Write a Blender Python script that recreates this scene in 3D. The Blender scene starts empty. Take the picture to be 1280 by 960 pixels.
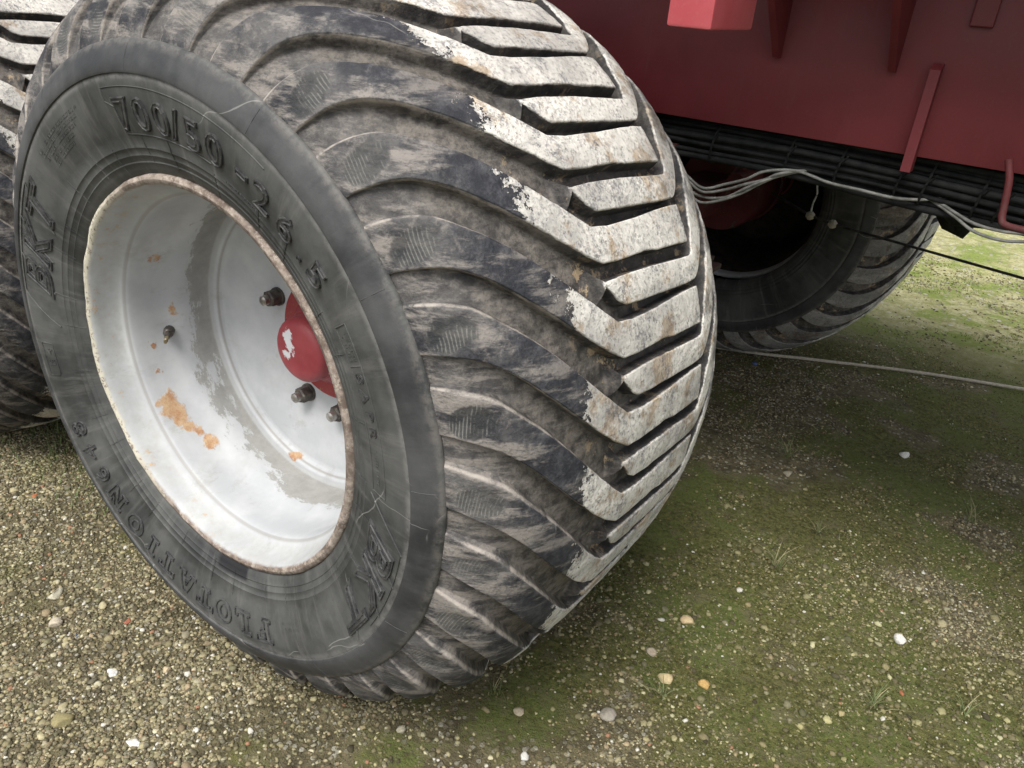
import bpy, math, random
import numpy as np
from mathutils import Matrix, Vector
rnd = random.Random(7); rng = np.random.default_rng(7)
S = bpy.context.scene; COL = S.collection; PI = math.pi
# ------------------------------------------------------------ camera, world, sun, exposure
cam = bpy.data.cameras.new('camera'); co = bpy.data.objects.new('camera', cam); COL.objects.link(co); S.camera = co
cam.sensor_width = 36; cam.lens = 987.75/1280*36; cam.clip_start = .02; cam.clip_end = 500
co.matrix_world = Matrix(((.8131, -.32002, .48626, 1.03699), (.57714, .33418, -.74514, -.9267), (.07596, .88652, .45642, 1.27538), (0, 0, 0, 1)))
w = bpy.data.worlds.new('World'); S.world = w; w.use_nodes = True
nt = w.node_tree; bg = nt.nodes['Background']; sky = nt.nodes.new('ShaderNodeTexSky'); sky.sky_type = 'NISHITA'
SUN_EL, SUN_AZ = math.radians(60), math.radians(172)      # azimuth measured clockwise from +Y
sky.sun_disc = False; sky.sun_elevation = SUN_EL; sky.sun_rotation = SUN_AZ; sky.dust_density = 4; sky.air_density = 1
hs = nt.nodes.new('ShaderNodeHueSaturation'); hs.inputs['Saturation'].default_value = .3
nt.links.new(sky.outputs[0], hs.inputs['Color']); nt.links.new(hs.outputs[0], bg.inputs[0]); bg.inputs[1].default_value = .14
sl = bpy.data.lights.new('sun', 'SUN'); sl.energy = 2.1; sl.angle = math.radians(26); sl.color = (1, .97, .92)
so = bpy.data.objects.new('sun', sl); COL.objects.link(so)
sd = Vector((math.sin(SUN_AZ)*math.cos(SUN_EL), math.cos(SUN_AZ)*math.cos(SUN_EL), math.sin(SUN_EL)))
so.rotation_euler = sd.to_track_quat('Z', 'Y').to_euler(); so.location = sd*20
S.view_settings.view_transform = 'Standard'; S.view_settings.look = 'None'; S.view_settings.gamma = 1; S.view_settings.exposure = .56
# ------------------------------------------------------------ helpers
def tag(o, label=None, cat=None, group=None, kind=None):
    for k, v in (('label', label), ('category', cat), ('group', group), ('kind', kind)):
        if v: o[k] = v
    return o
def empty(name, loc=(0, 0, 0), parent=None):
    o = bpy.data.objects.new(name, None); COL.objects.link(o); o.location = loc; o.parent = parent; o.empty_display_size = .1
    return o
def mesh(name, V, F, mat=None, parent=None, smooth=True, loc=None):
    V = np.asarray(V, dtype=np.float32)
    me = bpy.data.meshes.new(name)
    if isinstance(F, np.ndarray):
        n, k = F.shape
        me.vertices.add(len(V)); me.vertices.foreach_set('co', V.ravel())
        me.loops.add(n*k); me.loops.foreach_set('vertex_index', F.astype(np.int32).ravel())
        me.polygons.add(n); me.polygons.foreach_set('loop_start', np.arange(0, n*k, k, dtype=np.int32))
        me.update(calc_edges=True)
    else:
        me.from_pydata(V.tolist(), [], F)
    me.validate(); me.update()
    if smooth: me.polygons.foreach_set('use_smooth', [True]*len(me.polygons))
    if mat: me.materials.append(mat)
    o = bpy.data.objects.new(name, me); COL.objects.link(o); o.parent = parent
    if loc: o.location = loc
    return o
class MB:
    def __init__(s): s.V = []; s.F = []
    def add(s, V, F):
        k = len(s.V); s.V += [tuple(map(float, v)) for v in V]; s.F += [tuple(int(i)+k for i in f) for f in F]
    def box(s, a, b, bev=0):
        (x0, y0, z0), (x1, y1, z1) = a, b
        if not bev:
            s.add([(x, y, z) for z in (z0, z1) for y in (y0, y1) for x in (x0, x1)], [(0, 2, 3, 1), (4, 5, 7, 6), (0, 1, 5, 4), (2, 6, 7, 3), (0, 4, 6, 2), (1, 3, 7, 5)]); return
        import bmesh
        bm = bmesh.new(); bmesh.ops.create_cube(bm, size=1)
        for v in bm.verts: v.co = Vector(((x0+x1)/2+v.co.x*(x1-x0), (y0+y1)/2+v.co.y*(y1-y0), (z0+z1)/2+v.co.z*(z1-z0)))
        bmesh.ops.bevel(bm, geom=list(bm.edges), offset=bev, segments=2, affect='EDGES', profile=.5)
        bm.verts.index_update(); s.add([v.co for v in bm.verts], [[v.index for v in f.verts] for f in bm.faces]); bm.free()
    def tube(s, P, r, n=8, cap=True, closed=False):
        P = [Vector(p) for p in P]; m = len(P); V = []; up = Vector((.013, .021, 1)).normalized()
        for i, p in enumerate(P):
            if closed: d = P[(i+1) % m]-P[i-1]
            else: d = P[min(i+1, m-1)]-P[max(i-1, 0)]
            if d.length < 1e-9: d = Vector((1, 0, 0))
            d.normalize(); a = d.cross(up)
            if a.length < .05: a = d.cross(Vector((1, 0, 0)))
            a.normalize(); b = d.cross(a); rr = r[i] if hasattr(r, '__len__') else r
            V += [p+(a*math.cos(t)+b*math.sin(t))*rr for t in [2*PI*k/n for k in range(n)]]
        F = []
        for i in range(m if closed else m-1):
            j = (i+1) % m
            F += [(i*n+k, i*n+(k+1) % n, j*n+(k+1) % n, j*n+k) for k in range(n)]
        if cap and not closed: F += [tuple(range(n))[::-1], tuple((m-1)*n+k for k in range(n))]
        s.add(V, F)
    def lathe(s, prof, n=64, axis='y', cap0=False, cap1=False):     # prof: (r, y)
        V = []; m = len(prof)
        for r, y in prof: V += [(r*math.cos(2*PI*k/n), y, r*math.sin(2*PI*k/n)) for k in range(n)]
        F = [(i*n+k, (i+1)*n+k, (i+1)*n+(k+1) % n, i*n+(k+1) % n) for i in range(m-1) for k in range(n)]
        if cap0: F.append(tuple(range(n)))
        if cap1: F.append(tuple((m-1)*n+k for k in range(n))[::-1])
        s.add(V, F)
    def build(s, name, mat=None, parent=None, smooth=False, loc=None, auto=None):
        o = mesh(name, s.V, s.F, mat, parent, smooth or auto is not None, loc)
        if auto is not None: o.data.set_sharp_from_angle(angle=math.radians(auto))
        return o
def catmull(P, k=8):
    P = [Vector(p) for p in P]; Q = [P[0]*2-P[1]]+P+[P[-1]*2-P[-2]]; out = []
    for i in range(1, len(Q)-2):
        a, b, c, d = Q[i-1:i+3]
        for j in range(k):
            t = j/k; out.append(.5*((2*b)+(c-a)*t+(2*a-5*b+4*c-d)*t*t+(3*b-a-3*c+d)*t**3))
    return out+[P[-1]]
def vnoise(x, y, seed=0):
    x = np.asarray(x, float); y = np.asarray(y, float); xi = np.floor(x).astype(int); yi = np.floor(y).astype(int); fx = x-xi; fy = y-yi
    fx = fx*fx*(3-2*fx); fy = fy*fy*(3-2*fy)
    def hsh(a, b):
        h = (a*374761393+b*668265263+seed*1442695041) & 0xffffffff; h = ((h ^ (h >> 13))*1274126177) & 0xffffffff
        return ((h ^ (h >> 16)) & 0xffff)/65535.
    return (hsh(xi, yi)*(1-fx)+hsh(xi+1, yi)*fx)*(1-fy)+(hsh(xi, yi+1)*(1-fx)+hsh(xi+1, yi+1)*fx)*fy
def fbm(x, y, s, o=4, seed=0):
    v = 0; a = 1; t = 0
    for i in range(o): v = v+a*vnoise(x*s, y*s, seed+i*17); t += a; a *= .5; s *= 2.1
    return v/t
# ------------------------------------------------------------ node helpers
class G:
    def __init__(s, name, rough=.8, metal=0., spec=.3):
        s.m = bpy.data.materials.new(name); s.m.use_nodes = True; s.t = s.m.node_tree; s.b = s.t.nodes['Principled BSDF']
        s.b.inputs['Roughness'].default_value = rough; s.b.inputs['Metallic'].default_value = metal; s.b.inputs['Specular IOR Level'].default_value = spec
        s._geo = None
    def n(s, typ, **kw):
        n = s.t.nodes.new('ShaderNode'+typ)
        for k, v in kw.items(): setattr(n, k, v)
        return n
    def set(s, inp, v):
        if isinstance(v, bpy.types.NodeSocket): s.t.links.new(v, inp)
        elif v is not None:
            if inp.type == 'RGBA' and len(v) == 3: v = (*v, 1)
            inp.default_value = v
    def pos(s):
        if not s._geo: s._geo = s.n('NewGeometry')
        return s._geo.outputs['Position']
    def obj(s): return s.n('TexCoord').outputs['Object']
    def math(s, op, a, b=None, c=None, clamp=False):
        n = s.n('Math', operation=op, use_clamp=clamp); s.set(n.inputs[0], a); s.set(n.inputs[1], b)
        if c is not None: s.set(n.inputs[2], c)
        return n.outputs[0]
    def noise(s, scale, detail=4, rough=.6, vec=None, dist=0, col=False):
        n = s.n('TexNoise'); s.set(n.inputs['Vector'], vec if vec is not None else s.pos()); s.set(n.inputs['Scale'], scale)
        n.inputs['Detail'].default_value = detail; n.inputs['Roughness'].default_value = rough; n.inputs['Distortion'].default_value = dist
        return n.outputs['Color' if col else 'Fac']
    def vor(s, scale, feat='F1', vec=None, out='Distance', rnd_=1):
        n = s.n('TexVoronoi', feature=feat); s.set(n.inputs['Vector'], vec if vec is not None else s.pos()); n.inputs['Scale'].default_value = scale
        n.inputs['Randomness'].default_value = rnd_
        return n.outputs[out]
    def map(s, v, a, b, c=0., d=1., smooth=True):
        n = s.n('MapRange', interpolation_type='SMOOTHSTEP' if smooth else 'LINEAR')
        for i, x in enumerate((v, a, b, c, d)): s.set(n.inputs[i], x)
        return n.outputs[0]
    def mix(s, f, a, b, mode='MIX'):
        n = s.n('Mix', data_type='RGBA', blend_type=mode); s.set(n.inputs[0], f); s.set(n.inputs[6], a); s.set(n.inputs[7], b)
        return n.outputs[2]
    def attr(s, name, out='Fac'): n = s.n('Attribute', attribute_name=name); return n.outputs[out]
    def sep(s, v): return s.n('SeparateXYZ'), v
    def xyz(s, v): n = s.n('SeparateXYZ'); s.set(n.inputs[0], v); return n.outputs
    def scale(s, v, sc): n = s.n('VectorMath', operation='MULTIPLY'); s.set(n.inputs[0], v); n.inputs[1].default_value = sc; return n.outputs[0]
    def dist(s, v, p): n = s.n('VectorMath', operation='DISTANCE'); s.set(n.inputs[0], v); n.inputs[1].default_value = p; return n.outputs['Value']
    def ao_free(s): pass
    def bump(s, h, strength=.5, d=.002, prev=None):
        n = s.n('Bump'); s.set(n.inputs['Height'], h); n.inputs['Strength'].default_value = strength; n.inputs['Distance'].default_value = d
        if prev is not None: s.set(n.inputs['Normal'], prev)
        return n.outputs[0]
    def out(s, col=None, rough=None, nrm=None, metal=None):
        s.set(s.b.inputs['Base Color'], col); s.set(s.b.inputs['Roughness'], rough); s.set(s.b.inputs['Normal'], nrm); s.set(s.b.inputs['Metallic'], metal)
        return s.m
# ------------------------------------------------------------ materials
def mat_tread():
    g = G('tread_rubber', .75, spec=.35); P = g.pos()
    lat = g.attr('lat'); top = g.attr('top'); sc = g.attr('scoop'); rad = g.attr('rad')
    n1 = g.noise(14, 6, .65); n2 = g.noise(45, 5, .7); n3 = g.noise(160, 4, .7); nb = g.noise(5, 4, .6); n4 = g.noise(300, 3, .75); stk = g.noise(8, 6, .72, vec=g.scale(P, (1, 1, 4.5)))
    rub = g.mix(g.map(n1, .38, .64), (.020, .021, .026), (.105, .102, .10))
    rub = g.mix(g.map(stk, .47, .60, 0, .8), rub, (.27, .245, .22))
    rub = g.mix(g.map(n2, .50, .70, 0, .5), rub, (.28, .255, .23))
    rub = g.mix(g.map(n3, .52, .68, 0, .45), rub, (.05, .05, .052))
    soil = g.mix(g.map(n2, .35, .65), (.036, .033, .031), (.15, .136, .118))
    soil = g.mix(g.map(stk, .45, .65, 0, .6), soil, (.235, .21, .185))
    soil = g.mix(g.map(n3, .48, .66, 0, .55), soil, (.05, .047, .044))
    soil = g.mix(g.map(g.math('ABSOLUTE', g.math('ADD', lat, -.04)), .16, .06, 0, .6), soil, (.05, .048, .046))  # groove floor darker near the crown, gap shade put into the colour
    low = g.map(g.math('ADD', top, g.math('MULTIPLY_ADD', n2, .3, -.15)), .92, .62)
    outer = g.map(g.math('ADD', lat, g.math('MULTIPLY_ADD', n1, .08, -.04)), -.345, -.27)
    c = g.mix(g.math('MULTIPLY', low, g.map(outer, 0, 1, .35, 1)), rub, soil)
    # pale scuffed crease along the lug shoulder
    cr = g.math('MULTIPLY', g.map(top, .50, .76), g.map(top, .99, .84))
    cr = g.math('MULTIPLY', cr, g.map(g.math('ADD', n2, g.math('MULTIPLY', stk, .6)), .62, .92, .1, .8)); cr = g.math('MULTIPLY', cr, g.map(lat, -.17, -.26))
    c = g.mix(cr, c, (.40, .36, .315))
    wob = g.math('MULTIPLY_ADD', g.noise(16, 5, .8), .16, -.08); wob2 = g.math('MULTIPLY_ADD', n3, .07, -.035)
    l2 = g.math('ADD', lat, g.math('ADD', wob, wob2))
    lug = g.map(top, .88, .96)
    dk = g.math('MULTIPLY', g.math('MULTIPLY', g.map(l2, -.315, -.268), lug), g.map(stk, .66, .50, .25, 1))
    c = g.mix(g.math('MULTIPLY', dk, .93), c, g.mix(g.map(n2, .4, .7), (.018, .020, .026), (.065, .067, .075)))
    # dry pale mud
    a = g.map(l2, -.214, -.208)
    lugm = g.map(g.math('ADD', top, g.math('MULTIPLY_ADD', n2, .4, -.2)), .82, .93)
    m = g.math('MULTIPLY', a, lugm)
    m = g.math('MULTIPLY', m, g.map(g.math('ADD', n3, g.math('MULTIPLY', n2, .5)), .70, .98, 1, .5))
    m = g.math('MULTIPLY', m, g.map(g.math('ADD', lat, g.math('MULTIPLY_ADD', n1, .4, -.2)), .18, .26, 1, .35))
    m = g.math('MULTIPLY', m, g.map(g.math('ADD', g.noise(7, 5, .7), g.math('MULTIPLY', n2, .35)), .62, .82, 1, .62))
    mud = g.mix(g.map(n2, .3, .7), (.56, .545, .50), (.80, .775, .71))
    mud = g.mix(g.map(g.noise(9, 6, .75), .52, .60, 0, .8), mud, g.mix(g.map(n2, .4, .6), (.33, .24, .15), (.58, .47, .34)))
    gs = g.math('ADD', g.noise(20, 5, .75), g.math('MULTIPLY', n4, .5))
    mud = g.mix(g.map(gs, .77, .94, 0, .68), mud, (.18, .185, .20))
    c = g.mix(m, c, mud)
    c = g.mix(g.math('MULTIPLY', g.math('MULTIPLY', g.map(g.noise(24, 5, .75), .57, .62), low), g.map(lat, -.24, -.14, 0, .8)), c, (.42, .32, .20))
    wall = g.math('MULTIPLY', g.math('MULTIPLY', g.map(top, .02, .2), g.map(top, .93, .8)), g.map(lat, -.24, -.15))  # less dusty lug walls, with the shade of the gaps painted in
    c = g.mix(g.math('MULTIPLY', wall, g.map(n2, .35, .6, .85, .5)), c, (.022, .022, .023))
    # scrubbed ovals with curved scrape lines
    ar = g.attr('arc'); sn = g.math('SINE', g.math('ADD', g.math('MULTIPLY', ar, 1500.), g.math('MULTIPLY', g.noise(11, 3, .55), 20.)))
    sl_ = g.math('MULTIPLY', g.map(sn, -.1, 1.0), g.map(g.noise(28, 5, .7), .42, .60))
    sm = g.map(g.math('ADD', sc, g.math('MULTIPLY_ADD', g.math('ADD', n2, stk), .9, -.9)), .35, .62)
    oi = g.n('ObjectInfo'); sm = g.math('MULTIPLY', sm, g.map(g.math('ADD', oi.outputs['Random'], g.math('MULTIPLY', nb, 1.2)), .55, 1.25, .08, .85))
    c = g.mix(sm, c, g.mix(sl_, g.mix(g.map(n1, .4, .6), (.026, .028, .030), (.065, .066, .064)), (.16, .158, .145)))
    vd = g.vor(3.1, 'DISTANCE_TO_EDGE', vec=g.scale(g.mix(.08, P, g.noise(5, 3, .6, col=True)), (1, .8, 1.3))); scr = g.math('MULTIPLY', g.map(vd, .003, .001), g.map(nb, .55, .60))
    c = g.mix(g.math('MULTIPLY', scr, .3), c, (.40, .38, .35))
    h = g.math('ADD', g.math('MULTIPLY', n3, .6), g.math('ADD', g.math('MULTIPLY', n2, .9), g.math('MULTIPLY', m, .9)))
    h = g.math('ADD', h, g.math('MULTIPLY', sm, g.math('MULTIPLY', sl_, .22)))
    return g.out(c, g.mix(m, g.map(n1, .3, .7, .62, .85), (.95, .95, .95)), g.bump(h, .8, .0032))
def mat_side():
    g = G('sidewall_rubber', .6, spec=.4); P = g.pos(); o = g.obj(); X = g.xyz(o)
    r = g.math('SQRT', g.math('ADD', g.math('MULTIPLY', X[0], X[0]), g.math('MULTIPLY', X[2], X[2])))
    ang = g.math('ARCTAN2', X[2], X[0])
    cv = g.n('CombineXYZ'); g.set(cv.inputs[0], g.math('MULTIPLY', ang, .5)); g.set(cv.inputs[1], r); g.set(cv.inputs[2], X[1])
    n1 = g.noise(8, 6, .65); n2 = g.noise(50, 5, .7); n3 = g.noise(220, 3, .7); rs = g.noise(1, 5, .7, vec=g.scale(cv.outputs[0], (38, 5, 5)))
    c = g.mix(g.map(n1, .33, .67), (.030, .032, .032), (.088, .09, .086))
    c = g.mix(g.map(rs, .48, .74, 0, .5), c, (.165, .163, .153)); c = g.mix(g.map(n2, .5, .7, 0, .35), c, (.05, .052, .052))
    c = g.mix(g.map(n3, .55, .8, 0, .3), c, (.05, .05, .05))
    band = g.math('MULTIPLY', g.map(r, .4825, .4845), g.map(r, .526, .518))
    c = g.mix(g.math('MULTIPLY', band, .72), c, g.mix(g.map(n1, .35, .7), (.022, .023, .026), (.062, .063, .066)))
    pale = g.math('MULTIPLY', g.map(r, .470, .4805), g.map(r, .4835, .4825))
    c = g.mix(g.math('MULTIPLY', pale, g.map(n2, .35, .6, .1, .55)), c, (.21, .205, .195))
    dust = g.math('MULTIPLY', g.map(r, .512, .524), g.map(n2, .4, .6))
    c = g.mix(g.math('MULTIPLY', dust, .45), c, (.17, .155, .14))
    vd = g.vor(2.6, 'DISTANCE_TO_EDGE', vec=g.scale(g.mix(.08, P, g.noise(5, 3, .6, col=True)), (1, .8, 1.3))); scr = g.math('MULTIPLY', g.map(vd, .003, .001), g.map(g.noise(5, 4, .6), .55, .60))
    c = g.mix(g.math('MULTIPLY', scr, .3), c, (.45, .44, .41))
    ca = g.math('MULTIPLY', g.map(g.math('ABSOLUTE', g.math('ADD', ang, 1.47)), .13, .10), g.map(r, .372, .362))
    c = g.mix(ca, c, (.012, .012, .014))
    h = g.math('ADD', g.math('MULTIPLY', n3, .3), g.math('MULTIPLY', n2, .5))
    return g.out(c, g.map(n1, .3, .7, .5, .72), g.bump(h, .45, .002))
def mat_rim():
    g = G('rim_paint', .5, spec=.4); o = g.obj(); X = g.xyz(o); lat = X[1]
    r = g.math('SQRT', g.math('ADD', g.math('MULTIPLY', X[0], X[0]), g.math('MULTIPLY', X[2], X[2])))
    n1 = g.noise(9, 5, .65, vec=o); n2 = g.noise(38, 6, .75, vec=o); n3 = g.noise(140, 4, .7, vec=o); st = g.noise(6, 5, .7, vec=g.scale(o, (1, 1, .25)))
    c = g.mix(g.map(n1, .35, .7), (.41, .425, .44), (.50, .515, .52))
    c = g.mix(g.map(st, .5, .75, 0, .35), c, (.50, .50, .47))
    # dusty film on the well and disc edge
    wob = g.math('MULTIPLY_ADD', g.noise(6, 8, .8, vec=g.scale(o, (1, 2.2, 1))), .26, -.13)
    l2 = g.math('ADD', lat, wob)
    film = g.math('MULTIPLY', g.map(l2, -.170, -.156), g.map(lat, -.114, -.12))
    film = g.math('MULTIPLY', film, g.map(r, .255, .27))
    c = g.mix(g.math('MULTIPLY', film, .9), c, g.mix(g.map(n2, .3, .7), (.235, .232, .215), (.31, .305, .285)))
    c = g.mix(g.math('MULTIPLY', g.map(r, .305, .316), g.map(n2, .3, .7, .05, .45)), c, (.33, .32, .28))
    c = g.mix(g.map(g.noise(16, 6, .8, vec=g.scale(o, (1, .5, 1))), .56, .68, 0, .4), c, (.30, .29, .26))
    c = g.mix(g.map(g.noise(4, 5, .7, vec=o), .5, .7, 0, .35), c, (.27, .27, .25))
    # darker lines at the steps
    for y0, w_ in ((-.2835, .004), (-.109, .004)):
        c = g.mix(g.map(g.math('ABSOLUTE', g.math('SUBTRACT', lat, y0)), w_, w_*.2, 0, .5), c, (.22, .20, .17))
    rust = g.mix(g.map(n2, .35, .65), (.36, .19, .10), (.50, .36, .22))
    rm = None; va = g.n('VectorMath', operation='MULTIPLY_ADD'); g.set(va.inputs[0], g.noise(24, 5, .7, vec=o, col=True)); va.inputs[1].default_value = (.05, .05, .05); vs = g.n('VectorMath', operation='SUBTRACT'); g.set(vs.inputs[0], o); vs.inputs[1].default_value = (.025, .025, .025); g.set(va.inputs[2], vs.outputs[0]); ow = va.outputs[0]
    for p, rr in (((-.258, -.252, -.150), .019), ((-.247, -.247, -.168), .022), ((-.236, -.24, -.186), .018), ((-.222, -.234, -.203), .013), ((-.205, -.224, -.219), .015), ((-.190, -.214, -.232), .017), ((-.30, -.245, -.05), .007), ((-.282, -.249, -.102), .009), ((-.268, -.225, .128), .012), ((-.250, -.2, -.13), .006), ((-.288, -.20, .01), .012), ((-.06, -.115, -.262), .012), ((-.24, -.205, -.03), .01)):
        d = g.dist(ow, p); d = g.math('ADD', g.math('DIVIDE', d, rr), g.math('MULTIPLY_ADD', g.noise(22, 6, .7, vec=o), 2.6, -1.3)); k = g.map(d, 1.25, .75)
        rm = k if rm is None else g.math('MAXIMUM', rm, k)
    spk = g.map(g.noise(30, 7, .8, vec=o), .685, .72); rm = g.math('MAXIMUM', rm, spk)
    edge = g.map(g.math('ADD', r, g.math('MULTIPLY_ADD', n2, .008, -.004)), .3255, .329); edge = g.math('MULTIPLY', edge, g.map(lat, -.31, -.318))
    near = g.math('MULTIPLY', g.math('MULTIPLY', g.map(r, .310, .322), g.map(lat, -.296, -.315)), g.map(n2, .57, .66)); near = g.math('MULTIPLY', near, g.map(X[0], .05, -.1))
    rm = g.math('MAXIMUM', rm, near)
    erust = g.mix(g.map(n2, .38, .62), (.13, .098, .078), (.31, .26, .22)); erust = g.mix(g.map(g.noise(60, 6, .8, vec=o), .5, .62, 0, .7), erust, (.48, .42, .36))
    # left arc of the lip keeps more pale paint
    erust = g.mix(g.math('MULTIPLY', g.map(X[0], -.12, -.28), g.map(n3, .38, .5)), erust, (.55, .52, .42))
    c = g.mix(rm, c, rust); c = g.mix(edge, c, erust)
    c = g.mix(g.math('MULTIPLY', g.map(lat, -.066, -.06), g.map(r, .318, .312)), c, g.mix(n2, (.03, .022, .018), (.075, .06, .05)))  # inner barrel painted dark, the shade of its recess in the colour
    h = g.math('ADD', g.math('MULTIPLY', g.math('MAXIMUM', rm, edge), n3), g.math('MULTIPLY', n2, .12))
    return g.out(c, g.map(g.math('MAXIMUM', g.math('MAXIMUM', rm, edge), film), 0, 1, .52, .9), g.bump(h, .5, .002))
def mat_paint(name, c1, c2, chip=.72, chipc=(.6, .58, .56), rough=.5, sc=30, dust=(.2, .14, .11), dusty=.5):
    g = G(name, rough, spec=.4); P = g.pos(); n1 = g.noise(6, 5, .65); n2 = g.noise(sc, 6, .75); n3 = g.noise(180, 3, .7)
    c = g.mix(g.map(n1, .3, .7), c1, c2); c = g.mix(g.map(n3, .5, .8, 0, dusty), c, dust); c = g.mix(g.map(g.noise(3, 6, .75), .5, .8, 0, dusty), c, dust)
    c = g.mix(g.map(g.noise(9, 6, .75, vec=g.scale(P, (3.2, 3.2, .35))), .54, .72, 0, dusty*.9), c, dust); c = g.mix(g.map(g.noise(260, 4, .8), .66, .70, 0, .6), c, chipc)
    k = g.map(n2, chip, chip+.01); c = g.mix(k, c, chipc)
    return g.out(c, g.map(n1, .3, .7, rough-.08, rough+.15), g.bump(g.math('SUBTRACT', g.math('MULTIPLY', n3, .25), g.math('MULTIPLY', k, .6)), .35, .001))
def mat_cap():
    g = G('hub_cap_paint', .5, spec=.4); o = g.obj(); n1 = g.noise(20, 5, .6, vec=o); n2 = g.noise(70, 6, .8, vec=o)
    c = g.mix(g.map(n1, .3, .7), (.24, .030, .038), (.31, .055, .062)); c = g.mix(g.map(n2, .55, .8, 0, .5), c, (.25, .05, .05))
    k = None
    for p, rr in (((-.022, -.141, .026), .014), ((-.016, -.141, .008), .012), ((-.026, -.141, -.012), .010), ((-.006, -.141, -.006), .005), ((.06, -.10, -.03), .015), ((-.05, -.13, .034), .006)):
        d = g.math('ADD', g.math('DIVIDE', g.dist(o, p), rr), g.math('MULTIPLY_ADD', n2, 3.6, -1.8)); q = g.map(d, 1.0, .9); k = q if k is None else g.math('MAXIMUM', k, q)
    c = g.mix(k, c, (.6, .6, .62))
    return g.out(c, .5, g.bump(g.math('SUBTRACT', g.math('MULTIPLY', n2, .15), g.math('MULTIPLY', k, .6)), .4, .001))
def mat_simple(name, col, col2, rough=.7, metal=0., sc=60, spec=.3, b=.3):
    g = G(name, rough, metal, spec); n1 = g.noise(sc, 5, .7)
    return g.out(g.mix(g.map(n1, .35, .65), col, col2), None, g.bump(n1, b, .001))
def mat_ground():
    g = G('mossy_ground', .95, spec=.15); P = g.pos(); X = g.xyz(P)
    n0 = g.noise(.9, 5, .6); n1 = g.noise(3.2, 6, .7); n2 = g.noise(18, 6, .7); n3 = g.noise(90, 5, .75); n4 = g.noise(330, 3, .7)
    dirt = g.mix(g.map(n2, .3, .7), (.085, .073, .042), (.20, .172, .10)); dirt = g.mix(g.map(n3, .48, .64, 0, .75), dirt, (.04, .035, .02))
    moss = g.mix(g.map(n3, .3, .7), (.04, .043, .014), (.175, .17, .062)); moss = g.mix(g.map(n1, .45, .62, 0, .6), moss, (.115, .15, .04)); moss = g.mix(g.map(n2, .5, .65, 0, .6), moss, (.155, .14, .08))
    side = g.map(g.math('ADD', X[0], g.math('MULTIPLY', X[1], .4)), -.2, .7, -.06, .06)
    c = g.mix(g.map(g.math('ADD', g.attr('moss'), g.math('MULTIPLY_ADD', g.math('ADD', n2, n3), .9, -.9)), .3, .7), dirt, moss)
    far = g.map(X[1], 2.3, 3.4)  # yellow-green ground beyond the trailer, its open daylight put into the colour
    fc = g.mix(g.map(n2, .35, .65), (.36, .34, .15), (.58, .55, .32)); fc = g.mix(g.map(n1, .45, .6), fc, (.26, .32, .08)); fc = g.mix(g.map(n3, .5, .68, 0, .7), fc, (.07, .075, .03))
    c = g.mix(far, c, fc)
    v = g.vor(75, 'F1'); vc = g.vor(75, 'F1', out='Color'); nm = g.map(g.attr('moss'), .2, .7, 1, 0)
    v = g.math('ADD', v, g.math('MULTIPLY_ADD', n3, .5, -.25)); sel = g.math('MULTIPLY', g.math('MULTIPLY', g.map(v, .45, .36), nm), g.map(g.xyz(vc)[0], .55, .6))
    c = g.mix(g.math('MULTIPLY', sel, .85), c, g.mix(g.xyz(vc)[1], (.16, .145, .10), (.46, .44, .36)))
    vb = g.math('ADD', g.vor(34, 'F1'), g.math('MULTIPLY_ADD', n3, .6, -.3)); vbc = g.vor(34, 'F1', out='Color'); selb = g.math('MULTIPLY', g.math('MULTIPLY', g.map(vb, .42, .34), g.map(g.xyz(vbc)[0], .75, .8)), g.map(X[1], 2.7, 3.3))
    c = g.mix(g.math('MULTIPLY', selb, .9), c, g.mix(g.xyz(vbc)[1], (.2, .18, .13), (.62, .6, .5)))
    h = g.math('ADD', g.math('MULTIPLY', n2, 1.), g.math('ADD', g.math('MULTIPLY', n3, .6), g.math('ADD', g.math('MULTIPLY', n4, .3), g.math('MULTIPLY', g.math('ADD', sel, selb), .6))))
    return g.out(c, None, g.bump(h, 1., .012))
def mat_vcol(name, rough=.85, amt=.35, sc=250):
    g = G(name, rough, spec=.25); n = g.noise(sc, 4, .7)
    c = g.mix(g.map(n, .35, .7, 0, amt), g.attr('tint', 'Color'), (.06, .055, .035))
    return g.out(c, None, g.bump(n, .4, .001))
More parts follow.
